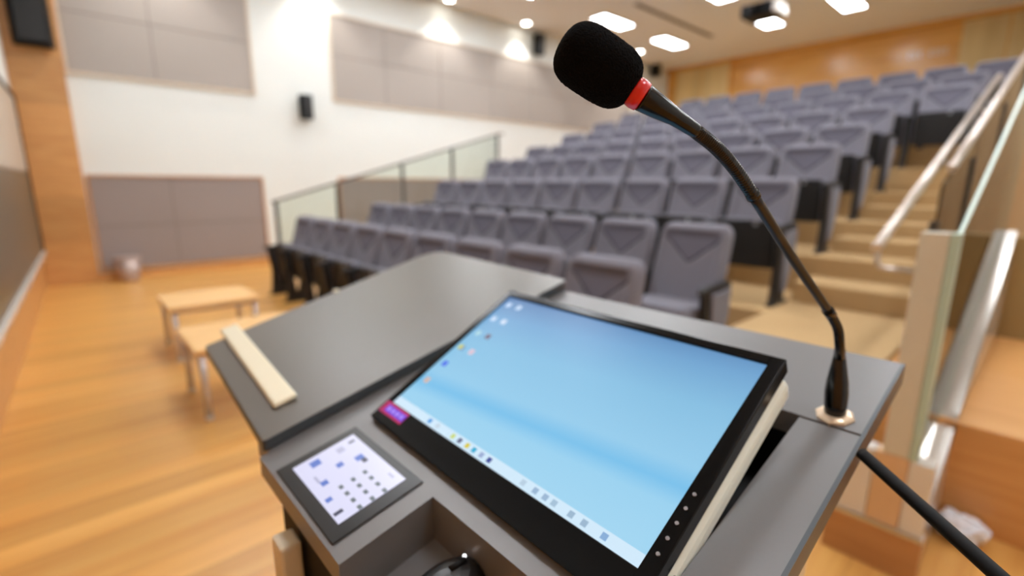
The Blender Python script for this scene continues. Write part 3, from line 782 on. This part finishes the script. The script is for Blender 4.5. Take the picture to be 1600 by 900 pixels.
# ------------------------------------------------------------------ gooseneck microphone
base = Vector((-.133, .616, zd(.616)))
mic = thing('gooseneck_microphone', 'black gooseneck microphone with foam windscreen and red ring on the lectern', 'microphone', base)
def mobj(name, bm, m, parent=None, **k):
    for v in bm.verts: v.co = v.co - base
    return obj(name, bm, m, parent or mic, **k)
def cat(P, n=10):
    P = [P[0]*2-P[1]] + P + [P[-1]*2-P[-2]]; out = []
    for i in range(1, len(P)-2):
        for k in range(n):
            t = k/n; a, b_, c, d = P[i-1], P[i], P[i+1], P[i+2]
            out.append(.5*((2*b_)+(c-a)*t+(2*a-5*b_+4*c-d)*t*t+(3*b_-a-3*c+d)*t**3))
    out.append(P[-2]); return out
HD = .335
A0, A1 = ray(992, 142, HD), ray(877, 66, HD)
ax = (A1-A0); L_ = ax.length; ax.normalize()
def frame_at(o, z):
    x = z.cross(Vector((0, 0, 1))).normalized(); y = z.cross(x)
    return Matrix(((x.x, y.x, z.x, o.x), (x.y, y.y, z.y, o.y), (x.z, y.z, z.z, o.z), (0, 0, 0, 1)))
FM = frame_at(A0, ax)
bm = MB(); R = .0217; nz, ns = 90, 150; rings = []
for i in range(nz+1):
    q = -1+2*i/nz; q = math.sin(q*math.pi/2)
    r = R*(max(0, 1-abs(q)**3.6))**(1/2.6)*(1.0+.03*q)
    r = max(r, .0006)
    rg = []
    for k in range(ns):
        a = 2*math.pi*(k+.5*(i % 2))/ns; rr = r + random.gauss(0, .00016)
        rg.append(bm.verts.new(FM @ Vector((rr*math.cos(a), rr*math.sin(a), L_/2*(1+q)+random.gauss(0, .0001)))))
    rings.append(rg)
for i in range(nz):
    for k in range(ns):
        bm.faces.new((rings[i][k], rings[i][(k+1) % ns], rings[i+1][(k+1) % ns], rings[i+1][k]))
bm.faces.new(rings[0][::-1]); bm.faces.new(rings[-1])
mobj('windscreen', bm, M['foam'])
q0 = ray(988, 141, HD); q1 = ray(1004, 152, HD)
d = (q1-q0); FM2 = frame_at(q0, d.normalized()); l = d.length
bm = MB(); lathe(bm, [(.0090, -.001), (.0102, .001), (.0106, l*.5), (.0100, l), (.0085, l+.001)], 36, FM2); mobj('red_ring', bm, M['red'], label='glossy red ring')
pts = cat([ray(1004, 152, HD), ray(1030, 168, .337), ray(1056, 184, .340), ray(1089, 206, .346)], 8)
n = len(pts)
rad = []
for i in range(n):
    u = i/(n-1)
    rad.append(.0093 - .0030*min(1, u/.60)**1.3 if u < .62 else .0060-.0011*(u-.62)/.38)
bm = MB(); tube(bm, pts, rad, 28); mobj('capsule_holder', bm, M['mic_black'])
flex = cat([ray(1087, 205, .346), ray(1118, 230, .356), ray(1147, 262, .372), ray(1177, 306, .395)], 50)
rad = [.0043+.0008*(1 if (i//2) % 2 == 0 else 0) for i in range(len(flex))]
bm = MB(); tube(bm, flex, rad, 20); mobj('flexible_neck', bm, M['mic_black'])
bm = MB(); tube(bm, [ray(1174, 300, .393), ray(1178, 309, .396)], .0056, 20); mobj('collar', bm, M['mic_black'])
stem = cat([ray(1177, 306, .395), ray(1236, 400, .455), ray(1296, 488, .518)], 8)
bm = MB(); tube(bm, stem, .0044, 20); mobj('stem', bm, M['mic_tube'])
bm = MB(); tube(bm, [ray(1293, 484, .515), ray(1299, 493, .522)], .0056, 18); mobj('collar', bm, M['mic_black'])
low = cat([ray(1297, 490, .52), ray(1309, 514, .530), ray(1312, 540, .537), ray(1312, 562, .552)], 8)
bm = MB(); tube(bm, low, .0050, 18); mobj('lower_stem', bm, M['mic_black'])
bt = ray(1312, 553, .552); BM_ = frame_at(base, (bt-base).normalized()); bl = (bt-base).length
bm = MB(); lathe(bm, [(.0105, .0), (.0112, bl*.18), (.0118, bl*.38), (.0108, bl*.56), (.0082, bl*.78), (.0062, bl*.95), (.0056, bl*1.0), (.0056, bl*1.08)], 26, BM_); mobj('boot', bm, M['mic_black'])
bm = MB(); lathe(bm, [(.019, -.002), (.0195, .002), (.017, .004), (.012, .005)], 8, Matrix.Translation(base) @ Matrix.Rotation(math.atan(S), 4, 'X'), smooth=False); mobj('base_plate', bm, M['gold_plate'], label='pale champagne base plate')

# ------------------------------------------------------------------ cable at the right
bm = MB(); c0 = ray(1347, 709, .50)
pts = cat([c0, c0.lerp(ray(1560, 900, .36), .5), ray(1560, 900, .36), c0.lerp(ray(1560, 900, .36), 1.6)], 10)
tube(bm, pts, .0060, 16)
o = tag(obj('cable', bm, M['black']), 'thick black cable running from the right edge of the lectern down out of the picture', 'cable')
